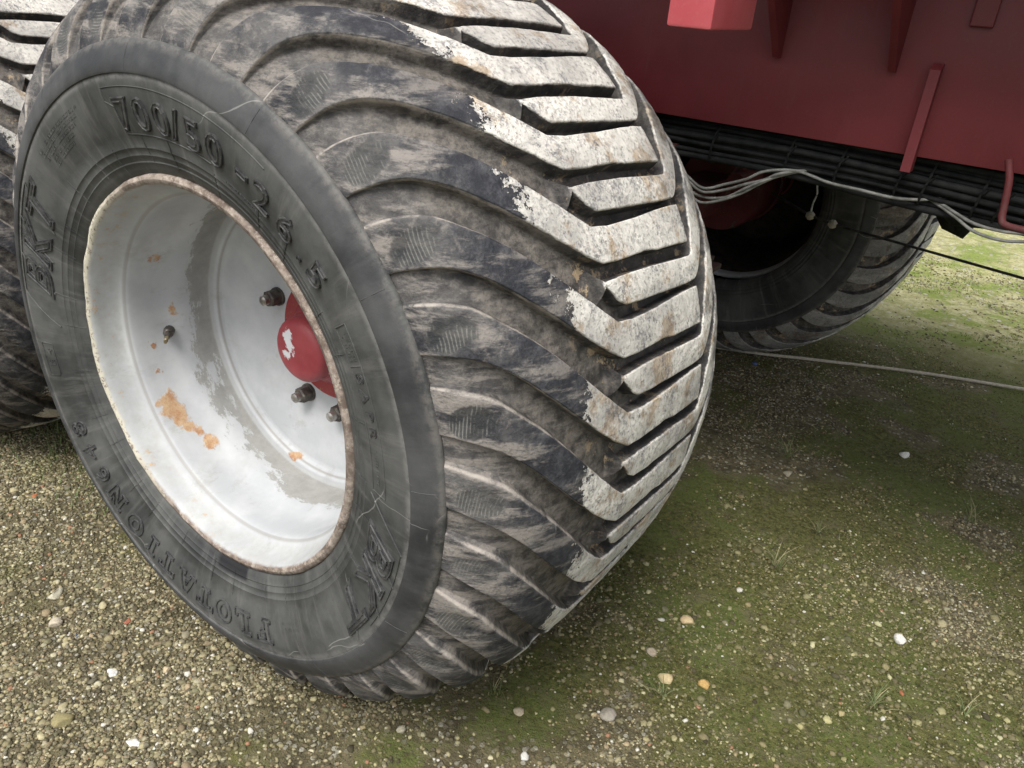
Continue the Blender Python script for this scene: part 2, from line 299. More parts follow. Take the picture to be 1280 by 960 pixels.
M = dict(tread=mat_tread(), side=mat_side(), rim=mat_rim(), cap=mat_cap(), ground=mat_ground(), stone=mat_vcol('pebble_stone'), blade=mat_vcol('grass_blade', .7, .15), mossf=mat_vcol('moss_fibre', .9, .1),
         red=mat_paint('chassis_red_shaded', (.105, .014, .018), (.14, .019, .023), .78, (.10, .05, .045), .55, 40, (.12, .045, .043), .4),  # red darkened, part of the overhang's shade is in the colour
         pink=mat_paint('post_red_lit', (.46, .075, .09), (.53, .11, .125), .66, (.22, .17, .15), .45, 26, (.5, .2, .2), .3),  # lighter red for the post, its sky light put into the colour
         drum=mat_paint('brake_red', (.115, .018, .02), (.07, .016, .016), .6, (.08, .06, .05), .7, 20, (.08, .06, .05), .7),
         nut=mat_simple('nut_steel', (.05, .045, .042), (.13, .115, .10), .5, .4), tip=mat_simple('stud_steel', (.22, .2, .18), (.45, .43, .40), .35, .8),
         lettershade=mat_simple('letter_shade_rubber', (.022, .023, .025), (.075, .076, .075), .5, 0, 55, .4),  # letters darkened, the shade side of their relief put into the colour
         backshade=mat_simple('rim_back_shade', (.022, .018, .015), (.06, .048, .04), .8, 0, 30, .2),  # shade inside the far wheel put into the rim back's dark colour
         hubr=mat_paint('hub_red_rusty', (.24, .03, .035), (.30, .05, .05), .56, (.30, .14, .06), .6, 14, (.28, .12, .06), .7),
         rust=mat_simple('orange_rust', (.28, .10, .03), (.45, .20, .07), .9, 0, 80), brass=mat_simple('valve_brass', (.20, .16, .10), (.36, .30, .18), .4, .6),
         black=mat_simple('black_hose', (.010, .011, .011), (.022, .023, .022), .8, 0, 40, .15), grey=mat_simple('grey_cable', (.14, .14, .125), (.25, .25, .23), .55),
         rope=mat_simple('weathered_cable', (.30, .275, .22), (.46, .42, .34), .8, 0, 120), wire=mat_simple('dark_steel_wire', (.02, .02, .018), (.06, .055, .05), .5, .5),
         dark=mat_simple('underbody_dark', (.03, .014, .013), (.05, .028, .025), .8), leaf=mat_simple('dry_leaf', (.50, .34, .12), (.62, .48, .22), .8, 0, 90),
         blue=mat_simple('blue_fragment', (.04, .07, .16), (.07, .11, .22), .6), white=mat_simple('white_wire', (.4, .4, .38), (.55, .55, .52), .6))
# ------------------------------------------------------------ wheel geometry (axis along local y, outer face towards -y)
WC = .64; N = 32; PITCH = 2*PI/N; RM, R0, W = .4626, .665, .3596
def rprof(y): return RM+(R0-RM)*(1-np.clip(np.abs(y)/W, 0, 1)**3.49)**(1/2.59)
SIDE = [(.332, -.318), (.345, -.337), (.352, -.3415), (.3595, -.3445), (.3600, -.3454), (.3612, -.3455), (.3620, -.3450), (.3700, -.3485), (.3705, -.3494), (.3718, -.3496), (.3726, -.3492), (.3810, -.3525), (.3816, -.3536), (.3830, -.3538), (.3840, -.3534), (.400, -.3585), (.420, -.3645), (.440, -.3690), (.460, -.3715), (.474, -.3722), (.4815, -.3718), (.4828, -.3712), (.4836, -.3742), (.487, -.3750), (.500, -.3712), (.512, -.3660), (.520, -.3618), (.5245, -.3588), (.527, -.3555), (.5265, -.352)]
def yside(r): a = np.array(SIDE[:-1]); return np.interp(r, a[:, 0], a[:, 1])
T = np.array([[-.357, 2.25, 2.88], [-.345, 2.15, 2.78], [-.32, 1.98, 2.60], [-.297, 1.78, 2.36], [-.262, 1.45, 2.04], [-.235, 1.22, 1.80], [-.21, 1.03, 1.58], [-.185, .84, 1.38], [-.15, .63, 1.12], [-.12, .49, .925], [-.08, .455, .875],
              [0, .43, .85], [.03, .385, .85], [.06, .37, .85], [.105, .34, .84], [.138, .31, .82]])
TB = np.array([[-.127, 1.27, 1.355], [-.106, 1.07, 1.35], [-.09, 1.0, 1.35], [-.05, .965, 1.33], [0, .935, 1.30], [.036, .91, 1.27], [.10, .87, 1.22], [.13, .865, 1.205], [.138, .88, 1.22], [.152, .95, 1.42], [.17, 1.10, 1.72], [.2, 1.37, 2.0],
               [.25, 1.85, 2.5], [.3, 2.3, 2.95], [.33, 2.55, 3.18], [.357, 2.75, 3.38]])
def tabs_(y):
    i_ = lambda A, k: np.interp(y, A[:, 0], A[:, k])
    vl, vu, bl, bu = i_(T, 1), i_(T, 2), i_(TB, 1), i_(TB, 2)
    f = np.clip((y-.138)/.012, 0, 1); vl = vl*(1-f)+(bu-1+.03)*f; vu = vu*(1-f)+(bl-.03)*f
    f = np.clip((-.127-y)/.012, 0, 1); bl = bl*(1-f)+(vu+.03)*f; bu = bu*(1-f)+(vl+1-.03)*f
    return [vl, vu, bl, bu]
def build_tread():
    nr = 230
    yy = W*np.sin(np.linspace(-1, 1, 4001)*math.asin(.357/W)); rr = rprof(yy)
    s = np.concatenate([[0], np.cumsum(np.hypot(np.diff(yy), np.diff(rr)))]); k = np.interp(np.linspace(0, s[-1], nr), s, np.arange(4001))
    y = np.interp(k, np.arange(4001), yy); r = rprof(y)
    dy = np.gradient(y); dr = np.gradient(r); L = np.hypot(dy, dr); ny, nrn = -dr/L, dy/L     # outward normal (y, r)
    hV = .024*np.interp(y, [-.357, -.352, -.34, -.32, -.29, -.12, .11, .135, .142, .36], [.10, .30, .55, .8, .95, 1, 1, .96, 0, 0])
    hB = .024*np.interp(y, [-.357, -.140, -.130, -.12, .12, .29, .32, .34, .352, .357], [0, 0, .85, 1, 1, 1, .98, .9, .7, .2])
    e = tabs_(y)
    wl = .03; tabs = []
    side = lambda yv: np.clip((-.13-yv)/.05, 0, 1)       # 1 on this lug's own long side
    rowsT, rowsH, rowsK = [], [], []
    for i in range(nr):
        ts, hs_, ks = [], [], []
        e0, e1, e2, e3 = [float(q[i]) for q in e]; nxt = e0+1
        def lug(a, b, gap_after, h, own, kid):
            n = 14; wlo = min(wl, (b-a)*.3); rnd_ = .10
            # lower wall: foot at a, top at a+wlo
            for u, hh in ((0, 0), (.25, .12), (.6, .78), (.85, .955), (1.25, 1.)): ts.append(a+wlo*u); hs_.append(h*hh); ks.append(kid)
            wu = min(wl*1.0, (b-a)*.25)*(1-own)+own*min(.05, (b-a)*.3)
            a2, b2 = a+wlo*1.6, b-wu*1.25
            for j in range(n): ts.append(a2+(b2-a2)*j/(n-1)); hs_.append(h*(1.+.03*math.sin(PI*j/(n-1)))); ks.append(kid)
            lo = own*.0
            for u, hh in ((1., .995), (.8, .965), (.5, .86), (.2, .70)): 
                hh2 = hh if own > .5 else {.995: .99, .965: .955, .86: .6, .70: .12}[hh]
                ts.append(b-wu*u); hs_.append(h*hh2); ks.append(kid)
            g = gap_after; m = 7; slope = own*.72
            for j in range(m+1):
                u = j/m; ts.append(b+(g)*u*.985); f = (1-u)**1.6*.62*own*(1 if own > 0 else 0); hs_.append(h*f); ks.append(0 if j else kid)
        lug(e0, e1, max(e2-e1, .004), hV[i], float(side(y[i])), 1)
        lug(e2, e3, max(nxt-e3, .004), hB[i], float(side(-y[i])), 2)
        rowsT.append(ts); rowsH.append(hs_); rowsK.append(ks)
    Tm = np.array(rowsT); Hm = np.array(rowsH); kid = np.array(rowsK[0]); nc = Tm.shape[1]
    Hmax = np.maximum(hV, hB)[:, None]
    th = Tm*PITCH; dep = Hmax-Hm                     # depth below crest
    # slight lumpiness
    def pos(th_, dep_):
        ta = th_/PITCH*2*PI; lump = (fbm(y[:, None]*40+9+2*np.cos(ta), 9+2*np.sin(ta), 1, 3, 3)-.5)*.0022
        rad = r[:, None]-dep_*nrn[:, None]+lump*nrn[:, None]; return np.stack([rad*np.cos(th_), y[:, None]-dep_*ny[:, None]+0*th_, rad*np.sin(th_)], 2)
    top = Hm/np.maximum(Hmax, 1e-4)
    rr_ = r[:, None]+0*Tm
    tc = 2.38
    sc = np.exp(-(((rr_-.568)/.030)**2+((Tm-tc)/.20)**2)**2)*(y[:, None] < 0)
    arc = np.hypot((Tm-2.15)*.10, (rr_-.69)*1.0)*(y[:, None] < 0)
    dep = dep+sc*.003
    P0 = pos(th, dep); Pn = np.concatenate([P0, pos(th[:, :1]+PITCH, dep[:, :1])], 1)
    # smooth normals from the full periodic surface
    du = np.zeros_like(Pn); ext = np.concatenate([pos(th[:, -1:]-PITCH, dep[:, -1:]), Pn, pos(th[:, 1:2]+PITCH, dep[:, 1:2])], 1)
    fn = np.cross(ext[1:, :-1]-ext[:-1, :-1], ext[:-1, 1:]-ext[:-1, :-1])
    fn = np.concatenate([fn[:1], fn, fn[-1:]], 0); l = np.linalg.norm(fn, axis=2, keepdims=True); fn = fn/np.maximum(l, 1e-12)
    vn = fn[:-1, :-1]+fn[1:, :-1]+fn[:-1, 1:]+fn[1:, 1:]; vn /= np.maximum(np.linalg.norm(vn, axis=2, keepdims=True), 1e-9)
    ctr = Pn.copy(); ctr[..., 1] *= .5
    flip = (vn*ctr).sum() > 0
    if not flip: vn = -vn
    ncn = nc+1
    A = dict(lat=np.repeat(y, ncn), rad=np.repeat(r, ncn), top=np.concatenate([top, top[:, :1]], 1).ravel(), scoop=np.concatenate([sc, sc[:, :1]], 1).ravel(), arc=np.concatenate([arc, arc[:, :1]], 1).ravel())
    idx = np.arange(nr*ncn).reshape(nr, ncn)
    Q = np.stack([idx[:-1, :-1], idx[:-1, 1:], idx[1:, 1:], idx[1:, :-1]], 2)
    if flip: Q = Q[:, :, ::-1]
    facek = np.broadcast_to(np.where((kid > 0), kid, 0)[None], (nr-1, nc)).copy()
    hv = Hm[:-1]+Hm[1:]; hc = np.concatenate([Hm, Hm[:, :1]], 1); anyh = np.maximum.reduce([hc[:-1, :-1], hc[:-1, 1:], hc[1:, :-1], hc[1:, 1:]])
    facek[anyh < 2e-4] = 0
    return Pn.reshape(-1, 3), vn.reshape(-1, 3), A, Q.reshape(-1, 4), facek.reshape(-1)
def sub(name, V, Nn, A, Q, mat):
    used = np.unique(Q); mp = np.full(len(V), -1); mp[used] = np.arange(len(used)); o = mesh(name, V[used], mp[Q], mat); me = o.data
    for k, a in A.items():
        at = me.attributes.new(k, 'FLOAT', 'POINT'); at.data.foreach_set('value', a[used].astype(np.float32))
    me.normals_split_custom_set_from_vertices(Nn[used].tolist()); return me, o
TV, TN, TA, TQ, TK = build_tread()
# groove floor for the whole circumference, joined to one carcass
def ring_copy(V, k): c, s_ = math.cos(k*PITCH), math.sin(k*PITCH); return np.stack([V[:, 0]*c-V[:, 2]*s_, V[:, 1], V[:, 0]*s_+V[:, 2]*c], 1)
Qf = TQ[TK == 0]; nv = len(TV)
CV = np.concatenate([ring_copy(TV, k) for k in range(N)]); CN = np.concatenate([ring_copy(TN, k) for k in range(N)])
CQ = np.concatenate([Qf+k*nv for k in range(N)]); CA = {k: np.tile(a, N) for k, a in TA.items()}
me_floor, o_floor = sub('tread_groove', CV, CN, CA, CQ, M['tread'])
lugs = []
for kid, nm in ((1, 'tread_lug'), (2, 'tread_lug')):
    me, o = sub(nm, TV, TN, TA, TQ[TK == kid], M['tread']); bpy.data.objects.remove(o); lugs.append(me)
def letters(txt, th0, r0, h, depth=.0022, bold=0., shear=0., wscale=1., spacing=1., outline=True, tube=.0008):
    """raised lettering on the outer sidewall, clockwise from angle th0 (deg), base radius r0, cap height h"""
    cu = bpy.data.curves.new('t', 'FONT'); cu.body = txt; cu.size = 1; cu.shear = shear; cu.offset = bold; cu.resolution_u = 3; cu.extrude = .5; cu.space_character = spacing
    ob = bpy.data.objects.new('t', cu); COL.objects.link(ob); dg = bpy.context.evaluated_depsgraph_get(); me = ob.evaluated_get(dg).to_mesh()
    V = np.array([v.co[:] for v in me.vertices]); F = [list(p.vertices) for p in me.polygons]; ob.evaluated_get(dg).to_mesh_clear()
    E_ = []
    if outline:
        cu.extrude = 0; cu.fill_mode = 'NONE'; dg = bpy.context.evaluated_depsgraph_get(); dg.update(); ev = ob.evaluated_get(dg); me = ev.to_mesh()
        VO = np.array([v.co[:] for v in me.vertices]); E_ = [tuple(e.vertices) for e in me.edges]; ev.to_mesh_clear()
    bpy.data.objects.remove(ob)
    capH = .73
    def mp(P):
        rr = r0+P[:, 1]/capH*h; th = math.radians(th0)-P[:, 0]/capH*h*wscale/(r0+h/2)
        return np.stack([rr*np.cos(th), yside(rr)-(P[:, 2])*depth, rr*np.sin(th)], 1)
    mb = MB(); V[:, 2] = np.where(V[:, 2] > 0, 1, -.5); mb.add(mp(V), F)
    if len(E_):
        VO[:, 2] = 1.; Q_ = mp(VO)
        for a, b in E_: mb.tube([Q_[a], Q_[b]], tube, 5, False)
    return mb
SL = {'F': [(0, 0), (.42, 0), (.42, .15), (.33, .15), (.33, .42), (.55, .42), (.55, .58), (.33, .58), (.33, .84), (.62, .84), (.62, .70), (.76, .70), (.76, 1), (0, 1), (0, .85), (.12, .85), (.12, .15), (0, .15)],
      'L': [(0, 0), (.76, 0), (.76, .32), (.62, .32), (.62, .16), (.33, .16), (.33, .85), (.45, .85), (.45, 1), (0, 1), (0, .85), (.12, .85), (.12, .16), (0, .16)],
      'T': [(.2, 0), (.62, 0), (.62, .15), (.51, .15), (.51, .84), (.68, .84), (.68, .68), (.82, .68), (.82, 1), (0, 1), (0, .68), (.14, .68), (.14, .84), (.31, .84), (.31, .15), (.2, .15)],
      'I': [(0, 0), (.42, 0), (.42, .15), (.31, .15), (.31, .85), (.42, .85), (.42, 1), (0, 1), (0, .85), (.11, .85), (.11, .15), (0, .15)],
      'A': [(0, 0), (.32, 0), (.32, .15), (.26, .15), (.30, .28), (.56, .28), (.60, .15), (.54, .15), (.54, 0), (.86, 0), (.86, .15), (.78, .15), (.53, 1), (.33, 1), (.08, .15), (0, .15)],
      'N': [(0, 0), (.34, 0), (.34, .15), (.26, .15), (.26, .66), (.60, 0), (.78, 0), (.78, .85), (.86, .85), (.86, 1), (.54, 1), (.54, .85), (.62, .85), (.62, .38), (.32, 1), (0, 1), (0, .85), (.10, .85), (.10, .15), (0, .15)]}
SL['O'] = [(.39+.39*math.sin(a), .5+.5*math.cos(a)) for a in [2*PI*k/20 for k in range(20)]]
def slab(spec, r0, h):
    mb = MB()
    for ch, thc in spec:
        loops = [SL[ch]]; wd = max(p[0] for p in SL[ch])
        if ch == 'O': loops.append([(.39+.17*math.sin(a), .5+.27*math.cos(a)) for a in [2*PI*k/16 for k in range(16)]])
        if ch == 'A': loops.append([(.36, .42), (.50, .42), (.43, .68)])
        for lp in loops:
            P = []
            for i, (x, y) in enumerate(lp):
                x2, y2 = lp[(i+1) % len(lp)]; n = 3
                for j in range(n):
                    u, v = x+(x2-x)*j/n, y+(y2-y)*j/n; rr = r0+v*h; th = math.radians(thc)-(u-wd/2)*h*1.28/(r0+h/2); P.append((rr*math.cos(th), float(yside(rr))-.0010, rr*math.sin(th)))
            mb.tube(P, .0017, 6, closed=True)
    return mb
def arcline(r0, t0, t1, n=24, off=.0004): return [(r0*math.cos(t), float(yside(r0))-off, r0*math.sin(t)) for t in np.radians(np.linspace(t0, t1, n))]
def radline(t, ra, rb, n=6): return [(r_*math.cos(math.radians(t)), float(yside(r_))-.0004, r_*math.sin(math.radians(t))) for r_ in np.linspace(ra, rb, n)]
RIMP = [(.3285, -.3385), (.335, -.3405), (.3405, -.339), (.343, -.334), (.343, -.322), (.338, -.314), (.336, -.300)]   # back of lip
RIMF = [(.335, -.3405), (.3285, -.3385), (.3255, -.333), (.3235, -.325), (.3215, -.312), (.3185, -.300), (.3150, -.292), (.3120, -.2885), (.3085, -.2860), (.3045, -.2825), (.3025, -.275), (.3020, -.262), (.3025, -.235), (.3015, -.215), (.2975, -.200), (.2925, -.186), (.2895, -.170), (.2885, -.14), (.2885, -.121),
        (.2860, -.117), (.2770, -.1160), (.2720, -.1135), (.2690, -.1090), (.2675, -.102), (.2650, -.099), (.255, -.0985), (.240, -.0965), (.22, -.090), (.19, -.080), (.17, -.074), (.150, -.070), (.095, -.068)]
RIMB = [(.095, -.062), (.15, -.063), (.22, -.082), (.25, -.090), (.268, -.094), (.280, -.08), (.288, -.04), (.290, .05), (.292, .17), (.303, .21), (.305, .27), (.314, .289), (.322, .31), (.326, .333), (.334, .340), (.3405, .339), (.343, .334), (.343, .32), (.338, .312), (.336, .298)]
def hexnut(mb, c, r_=.0155, y0=-.070, y1=-.092):
    x, z = c; V = [(x+r_*1.0*math.cos(PI/3*k+.3), y, z+r_*math.sin(PI/3*k+.3)) for y in (y0, y1) for k in range(6)]
    V += [(x+r_*.82*math.cos(PI/3*k+.3), y1-.003, z+r_*.82*math.sin(PI/3*k+.3)) for k in range(6)]
    F = [(k, (k+1) % 6, 6+(k+1) % 6, 6+k) for k in range(6)]+[(6+k, 6+(k+1) % 6, 12+(k+1) % 6, 12+k) for k in range(6)]+[tuple(range(12, 18))]
    mb.add(V, F)
def cyl(mb, c, r_, y0, y1, n=16, r1=None):
    x, z = c; r1 = r_ if r1 is None else r1
    mb.add([(x+q*math.cos(2*PI*k/n), y, z+q*math.sin(2*PI*k/n)) for y, q in ((y0, r_), (y1, r1)) for k in range(n)], [(k, (k+1) % n, n+(k+1) % n, n+k) for k in range(n)]+[tuple(range(n, 2*n))])
def make_wheel(parent):
    root = empty('wheel', (0, 0, 0), parent)
    # sidewalls, both faces, 512 segments
    n = 512; prof = [(a, b) for a, b in SIDE]
    c = MB(); c.lathe(prof, n); V = np.array(c.V); V2 = V*[1, -1, 1]; F = np.array(c.F)
    
    for vv, ff in ((V, F), (V2, F[:, ::-1])): o = mesh('tyre_sidewall', vv, ff, M['side'], root); o.data.set_sharp_from_angle(angle=math.radians(50))
    o_floor.parent = root
    for k in range(N):
        for me in lugs:
            l = bpy.data.objects.new('tread_lug', me); COL.objects.link(l); l.parent = root; l.rotation_euler = (0, -k*PITCH, 0)
    def txt(nm, mb): return mb.build(nm, M['lettershade'] if nm == 'raised_letter' else M['side'], root, auto=40)
    def word(t, a0, step, r0, h, **kw):
        for i_, ch in enumerate(t):
            if ch != ' ': txt('raised_letter', letters(ch, a0-i_*step, r0, h, **kw))
    word('700', 101.8, 6.05, .408, .046, bold=.022, wscale=1.12, tube=.0015); word('/', 84.8, 4, .408, .046, bold=.012, wscale=1.2, tube=.0015)
    word('50', 80.8, 6.1, .406, .046, bold=.022, wscale=1.15, tube=.0015); word('-', 66.6, 4, .412, .046, bold=.03, wscale=1.35, tube=.0015)
    word('26', 61.6, 6.9, .402, .044, bold=.006, wscale=1.2, tube=.0015); word('.', 48, 4, .402, .046, bold=.02); word('5', 44.8, 5, .402, .044, bold=.02, wscale=1.2, tube=.0015)
    for ch, a in zip('FLOTATION', (-70.6, -78.6, -85.8, -93.0, -100.3, -108, -114.3, -121.6, -130.4)): txt('raised_letter', slab([(ch, a)], .4185, .044))
    word('648', -135.2, 6.6, .4205, .042, bold=.02, wscale=1.1, tube=.0015)
    for t in (-7.5, 173.0):
        for ch, a in zip('BKT', (0, 8.2, 18.6)): txt('raised_letter', letters(ch, t-a, .405, .058, depth=.0034, bold=.055, shear=.34, wscale=1.25, tube=.0017))
    word('8A', 24.2, 3.1, .410, .018, depth=.0008, wscale=1.2, tube=.0006); word('PR', 17.2, 3.1, .410, .018, depth=.0008, wscale=1.2, tube=.0006); word('E4', -167.6, 3, .437, .017, depth=.0008, tube=.0006)
    def border(*ls, r_=.0009):
        for l_ in ls: fr = MB(); fr.tube(l_, r_, 5); txt('moulded_border', fr)
    border(arcline(.466, 104, 60, 40), radline(104, .464, .448)+radline(101.5, .448, .403)[1:]+arcline(.401, 100, 74, 24), arcline(.433, 33, 0, 26)+radline(0, .433, .403)+arcline(.403, 0, 33, 26)+radline(33, .403, .433), radline(25.5, .403, .433),
           arcline(.461, -165.5, -173, 10)+radline(-173.5, .458, .432)+arcline(.431, -173, -165.5, 10)+radline(-165, .434, .458)+arcline(.461, -165.5, -166, 2), arcline(.474, 146, 174, 20, .001), arcline(.4715, -9, -30, 20, .001))
    sl_ = lambda t, w_=7: [(r_*math.cos(math.radians(a)), float(yside(r_))-.001, r_*math.sin(math.radians(a))) for r_, a in zip(np.linspace(.474, .398, 8), np.linspace(t, t+w_, 8))]
    border(*[sl_(t) for t in (146, 155, 164.5, 174)], *[sl_(t, 8) for t in (-9, -17, -26, -36)], r_=.0013)
    for i, t in enumerate(range(2, 362, 12)):
        a = (.356, .40) if i % 3 else (.347, .386); tk = MB(); tk.tube(radline(t+(i*7 % 5)-2, *a), .0006, 5); txt('mould_line', tk)
    for i, t in enumerate(range(0, 360, 30)): tk = MB(); tk.tube([(r_*math.cos(math.radians(t+5)), float(yside(r_))-.0002, r_*math.sin(math.radians(t+5))) for r_ in (.487, .505, .52)], .0006, 4); txt('mould_line', tk)
    def tiny(t0, t1, r0, h):                              # lines of moulded print too small to read
        tk = MB(); t = t0
        while t > t1:
            w_ = rnd.choice((.22, .3, .36)); 
            if rnd.random() > .15:
                for rr in rnd.choice(((0, 1), (0, .5, 1), (0, 1), (.5, 1))): tk.tube(radarc(r0+rr*h, t, t-w_), .00035, 4)
                tk.tube(radline(t if rnd.random() < .6 else t-w_, r0, r0+h, 3), .00035, 4)
            t -= w_+.14
        txt('small_print', tk)['kind'] = 'stuff'
    radarc = lambda r0, a, b: arcline(r0, a, b, 3)
    for j in range(5): tiny(135-j*.6, 114+j*1.9, .455-j*.0088, .0042)
    tiny(70, 59, .387, .0038); tiny(-57, -62, .428, .004); tiny(-58, -63, .418, .004); tiny(31.5, 26.5, .409, .007); tiny(31.5, 26.5, .420, .007); tiny(9.5, 2, .415, .005)
    # rim
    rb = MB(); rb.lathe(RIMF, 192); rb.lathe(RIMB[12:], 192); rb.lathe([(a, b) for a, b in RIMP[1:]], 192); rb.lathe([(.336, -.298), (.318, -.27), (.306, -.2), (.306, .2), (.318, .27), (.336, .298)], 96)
    V = np.array(rb.V); th = np.arctan2(V[:, 2], V[:, 0]); lip = (np.hypot(V[:, 0], V[:, 2]) > .323) & (V[:, 1] < -.32)
    wv = (fbm(np.cos(th)*6+9, np.sin(th)*6+9, 1, 3, 5)-.5)*.006*lip; V[:, 1] += wv; V[:, 0] -= wv*.4*np.cos(th); V[:, 2] -= wv*.4*np.sin(th); rb.V = V.tolist()
    rb.build('rim', M['rim'], root, auto=60)
    rk = MB(); rk.lathe(RIMB[:13], 128); rk.build('rim_back', M['backshade'], root, auto=60)
    # valve
    v = MB(); c0 = Vector((-.2975, -.205, -.03)); d = Vector((.75, -.62, .05)).normalized()
    v.tube([c0, c0+d*.018, c0+d*.020, c0+d*.034, c0+d*.040], [.0110, .0095, .0072, .0055, .0048], 12); a = v.build('valve_stem', M['nut'], root, auto=40)
    v = MB(); v.tube([c0+d*.040, c0+d*.056, c0+d*.057, c0+d*.064], [.0042, .0042, .0033, .0033], 10); v.build('valve_cap', M['brass'], root, auto=40)
    # studs, nuts
    for a in (158, 247, 288, 333, 18, 63, 112):
        c = (.141*math.cos(math.radians(a)), .141*math.sin(math.radians(a)))
        b = MB(); cyl(b, c, .0185, -.067, -.0745, 20); hexnut(b, c, .0165, -.0745, -.094); b.build('wheel_nut', M['nut'], root, auto=35)
        b = MB(); cyl(b, c, .0098, -.094, -.108, 14); cyl(b, c, .0098, -.108, -.111, 14, .006); b.build('wheel_stud', M['tip'], root, auto=40)
    b = MB(); b.lathe([(.0, -.1445), (.030, -.1445), (.046, -.1435), (.055, -.1405), (.0605, -.1345), (.0625, -.127), (.0630, -.112), (.0640, -.108), (.0665, -.106), (.0665, -.102), (.066, -.095), (.073, -.087), (.083, -.080), (.086, -.072), (.087, -.060), (.100, -.066)], 64)
    b.build('hub_cap', M['cap'], root, auto=35)
    b = MB(); b.lathe([(.087, -.0725), (.115, -.0715), (.118, -.069), (.118, -.066)], 48); b.build('hub_flange', M['hubr'], root, auto=35)
    return root
# ------------------------------------------------------------ trailer
trailer = tag(empty('trailer', (0, .08, 0)), 'dark red farm trailer on large flotation tyres with white rusty rims', 'trailer')
def rel(o):                                   # part authored in world coordinates under the trailer root
    o.location = (-trailer.location.x, -trailer.location.y, -trailer.location.z); return o
wheel = make_wheel(trailer)
WHEEL_Y = .0808
def place(root, x, y, spin, flip=False):
    root.matrix_local = Matrix.Translation((x, y-.08, WC)) @ (Matrix.Rotation(PI, 4, 'Z') if flip else Matrix.Identity(4)) @ Matrix.Rotation(spin, 4, 'Y')
def dup(root):
    c = root.copy(); COL.objects.link(c); c.parent = root.parent
    for ch in list(root.children):
        d = ch.copy(); COL.objects.link(d); d.parent = c; d.matrix_local = ch.matrix_local
    return c
w2 = dup(wheel); w3 = dup(wheel)
PH = 0.0
place(wheel, 0, WHEEL_Y, 0); place(w2, -1.40, WHEEL_Y, .06); place(w3, .05, 2.25, .05, True)
wheel['label'] = 'front wheel with deep white rim, red hub cap and muddy chevron tread'
w2['label'] = 'second wheel at the left edge, only its muddy tread showing'
w3['label'] = 'far wheel under the chassis, seen from its dark inner side'
def P_(name, mb, mat, **kw): return rel(mb.build(name, M[mat], trailer, **kw))
XA, XB = -4.2, 1.75
b = MB(); b.box((XA, .600, 1.057), (XB, .612, 1.40), .002); b.box((XA, .612, 1.057), (XB, .66, 1.067)); P_('chassis_panel', b, 'red', auto=30)
b = MB(); b.box((XA, 1.72, 1.057), (XB, 1.732, 1.40), .002); P_('chassis_panel', b, 'red', auto=30)
b = MB(); b.box((XA, .615, 1.12), (XB, 1.715, 1.135)); P_('chassis_floor', b, 'dark')
b = MB(); hp = [(.612, 1.385), (.34, 1.50), (.30, 1.52), (.30, 2.5), (2.03, 2.5), (2.03, 1.52), (1.99, 1.50), (1.72, 1.385)]
b.add([(x, y, z) for x in (XA, XB) for y, z in hp], [tuple(range(8)), tuple(range(15, 7, -1))]+[(k, 8+k, 8+(k+1) % 8, (k+1) % 8) for k in range(8)]); P_('body', b, 'red')
for x in (.548, .745, -.25, 1.25):            # tapered gussets carrying the body side
    b = MB(); g_ = [(.5995, 1.184), (.5995, 1.384), (.34, 1.498), (.40, 1.384), (.588, 1.184)]
    b.add([(xx, y, z) for xx in (x-.006, x+.006) for y, z in g_], [tuple(range(5)), tuple(range(9, 4, -1))]+[(k, 5+k, 5+(k+1) % 5, (k+1) % 5) for k in range(5)]); P_('gusset', b, 'red')
b = MB(); b.add([(x, y, z) for z, yy in ((1.204, .592), (1.195, .578), (1.034, .572)) for x, y in ((.804, yy), (.820, yy), (.820, .5995), (.804, .5995))], [(0, 1, 5, 4), (4, 5, 9, 8), (1, 2, 6, 5), (5, 6, 10, 9), (3, 0, 4, 7), (7, 4, 8, 11), (2, 3, 7, 6), (6, 7, 11, 10), (8, 9, 10, 11), (3, 2, 1, 0)]); P_('gusset_strip', b, 'red')
b = MB(); b.box((.838, .590, 1.262), (.872, .5995, 1.384), .002); P_('upright_lug', b, 'red')
b = MB(); b.box((.548, .115, 1.2345), (.611, .265, 1.56), .004); P_('mudguard_post', b, 'pink', auto=30)
b = MB(); b.box((.40, .19, 1.53), (.62, .299, 1.60), .004); P_('post_bracket', b, 'red', auto=30)
# chassis cross members, axles, brakes
for x in (0.0, -1.4):
    b = MB(); b.box((x-.06, .42, .58), (x+.06, 1.92, .70), .008); P_('axle', b, 'drum', auto=30)
    for y0, y1 in ((.14, .38), (1.95, 2.19)):
        b = MB(); b.lathe([(.0, y0), (.155, y0), (.16, y0+.02), (.16, y1-.02), (.168, y1-.02), (.168, y1), (.10, y1+.005), (.0, y1+.005)] , 48); o = P_('brake_drum', b, 'drum', auto=35); o.location = (x, -.08, WC)
for y in (.86, 1.47):
    b = MB(); b.box((XA, y-.05, .985), (XB, y+.05, 1.115), .005); P_('chassis_beam', b, 'drum', auto=30)
b = MB(); b.tube([(.10, 1.70, .66), (.16, 1.69, .78), (.19, 1.68, .90)], .018, 8); P_('brake_lever', b, 'drum', auto=35)
b = MB(); b.tube([(.17, 1.62, .74), (.17, 1.80, .74)], .03, 14); P_('brake_camshaft', b, 'drum', auto=35)
b = MB(); b.box((.09, 1.5, .84), (.24, 1.53, .96), .004); P_('spring_hanger', b, 'drum', auto=35)
for k in range(7):
    b = MB(); b.box((-.45+.02*k, .74, .71+.014*k), (.45-.02*k, .82, .722+.014*k), .002); P_('leaf_spring', b, 'dark', auto=30)
b = MB(); b.tube([(.30, .70, .70), (.36, .66, .84), (.36, .64, 1.0)], .012, 8); P_('brake_pipe', b, 'drum')
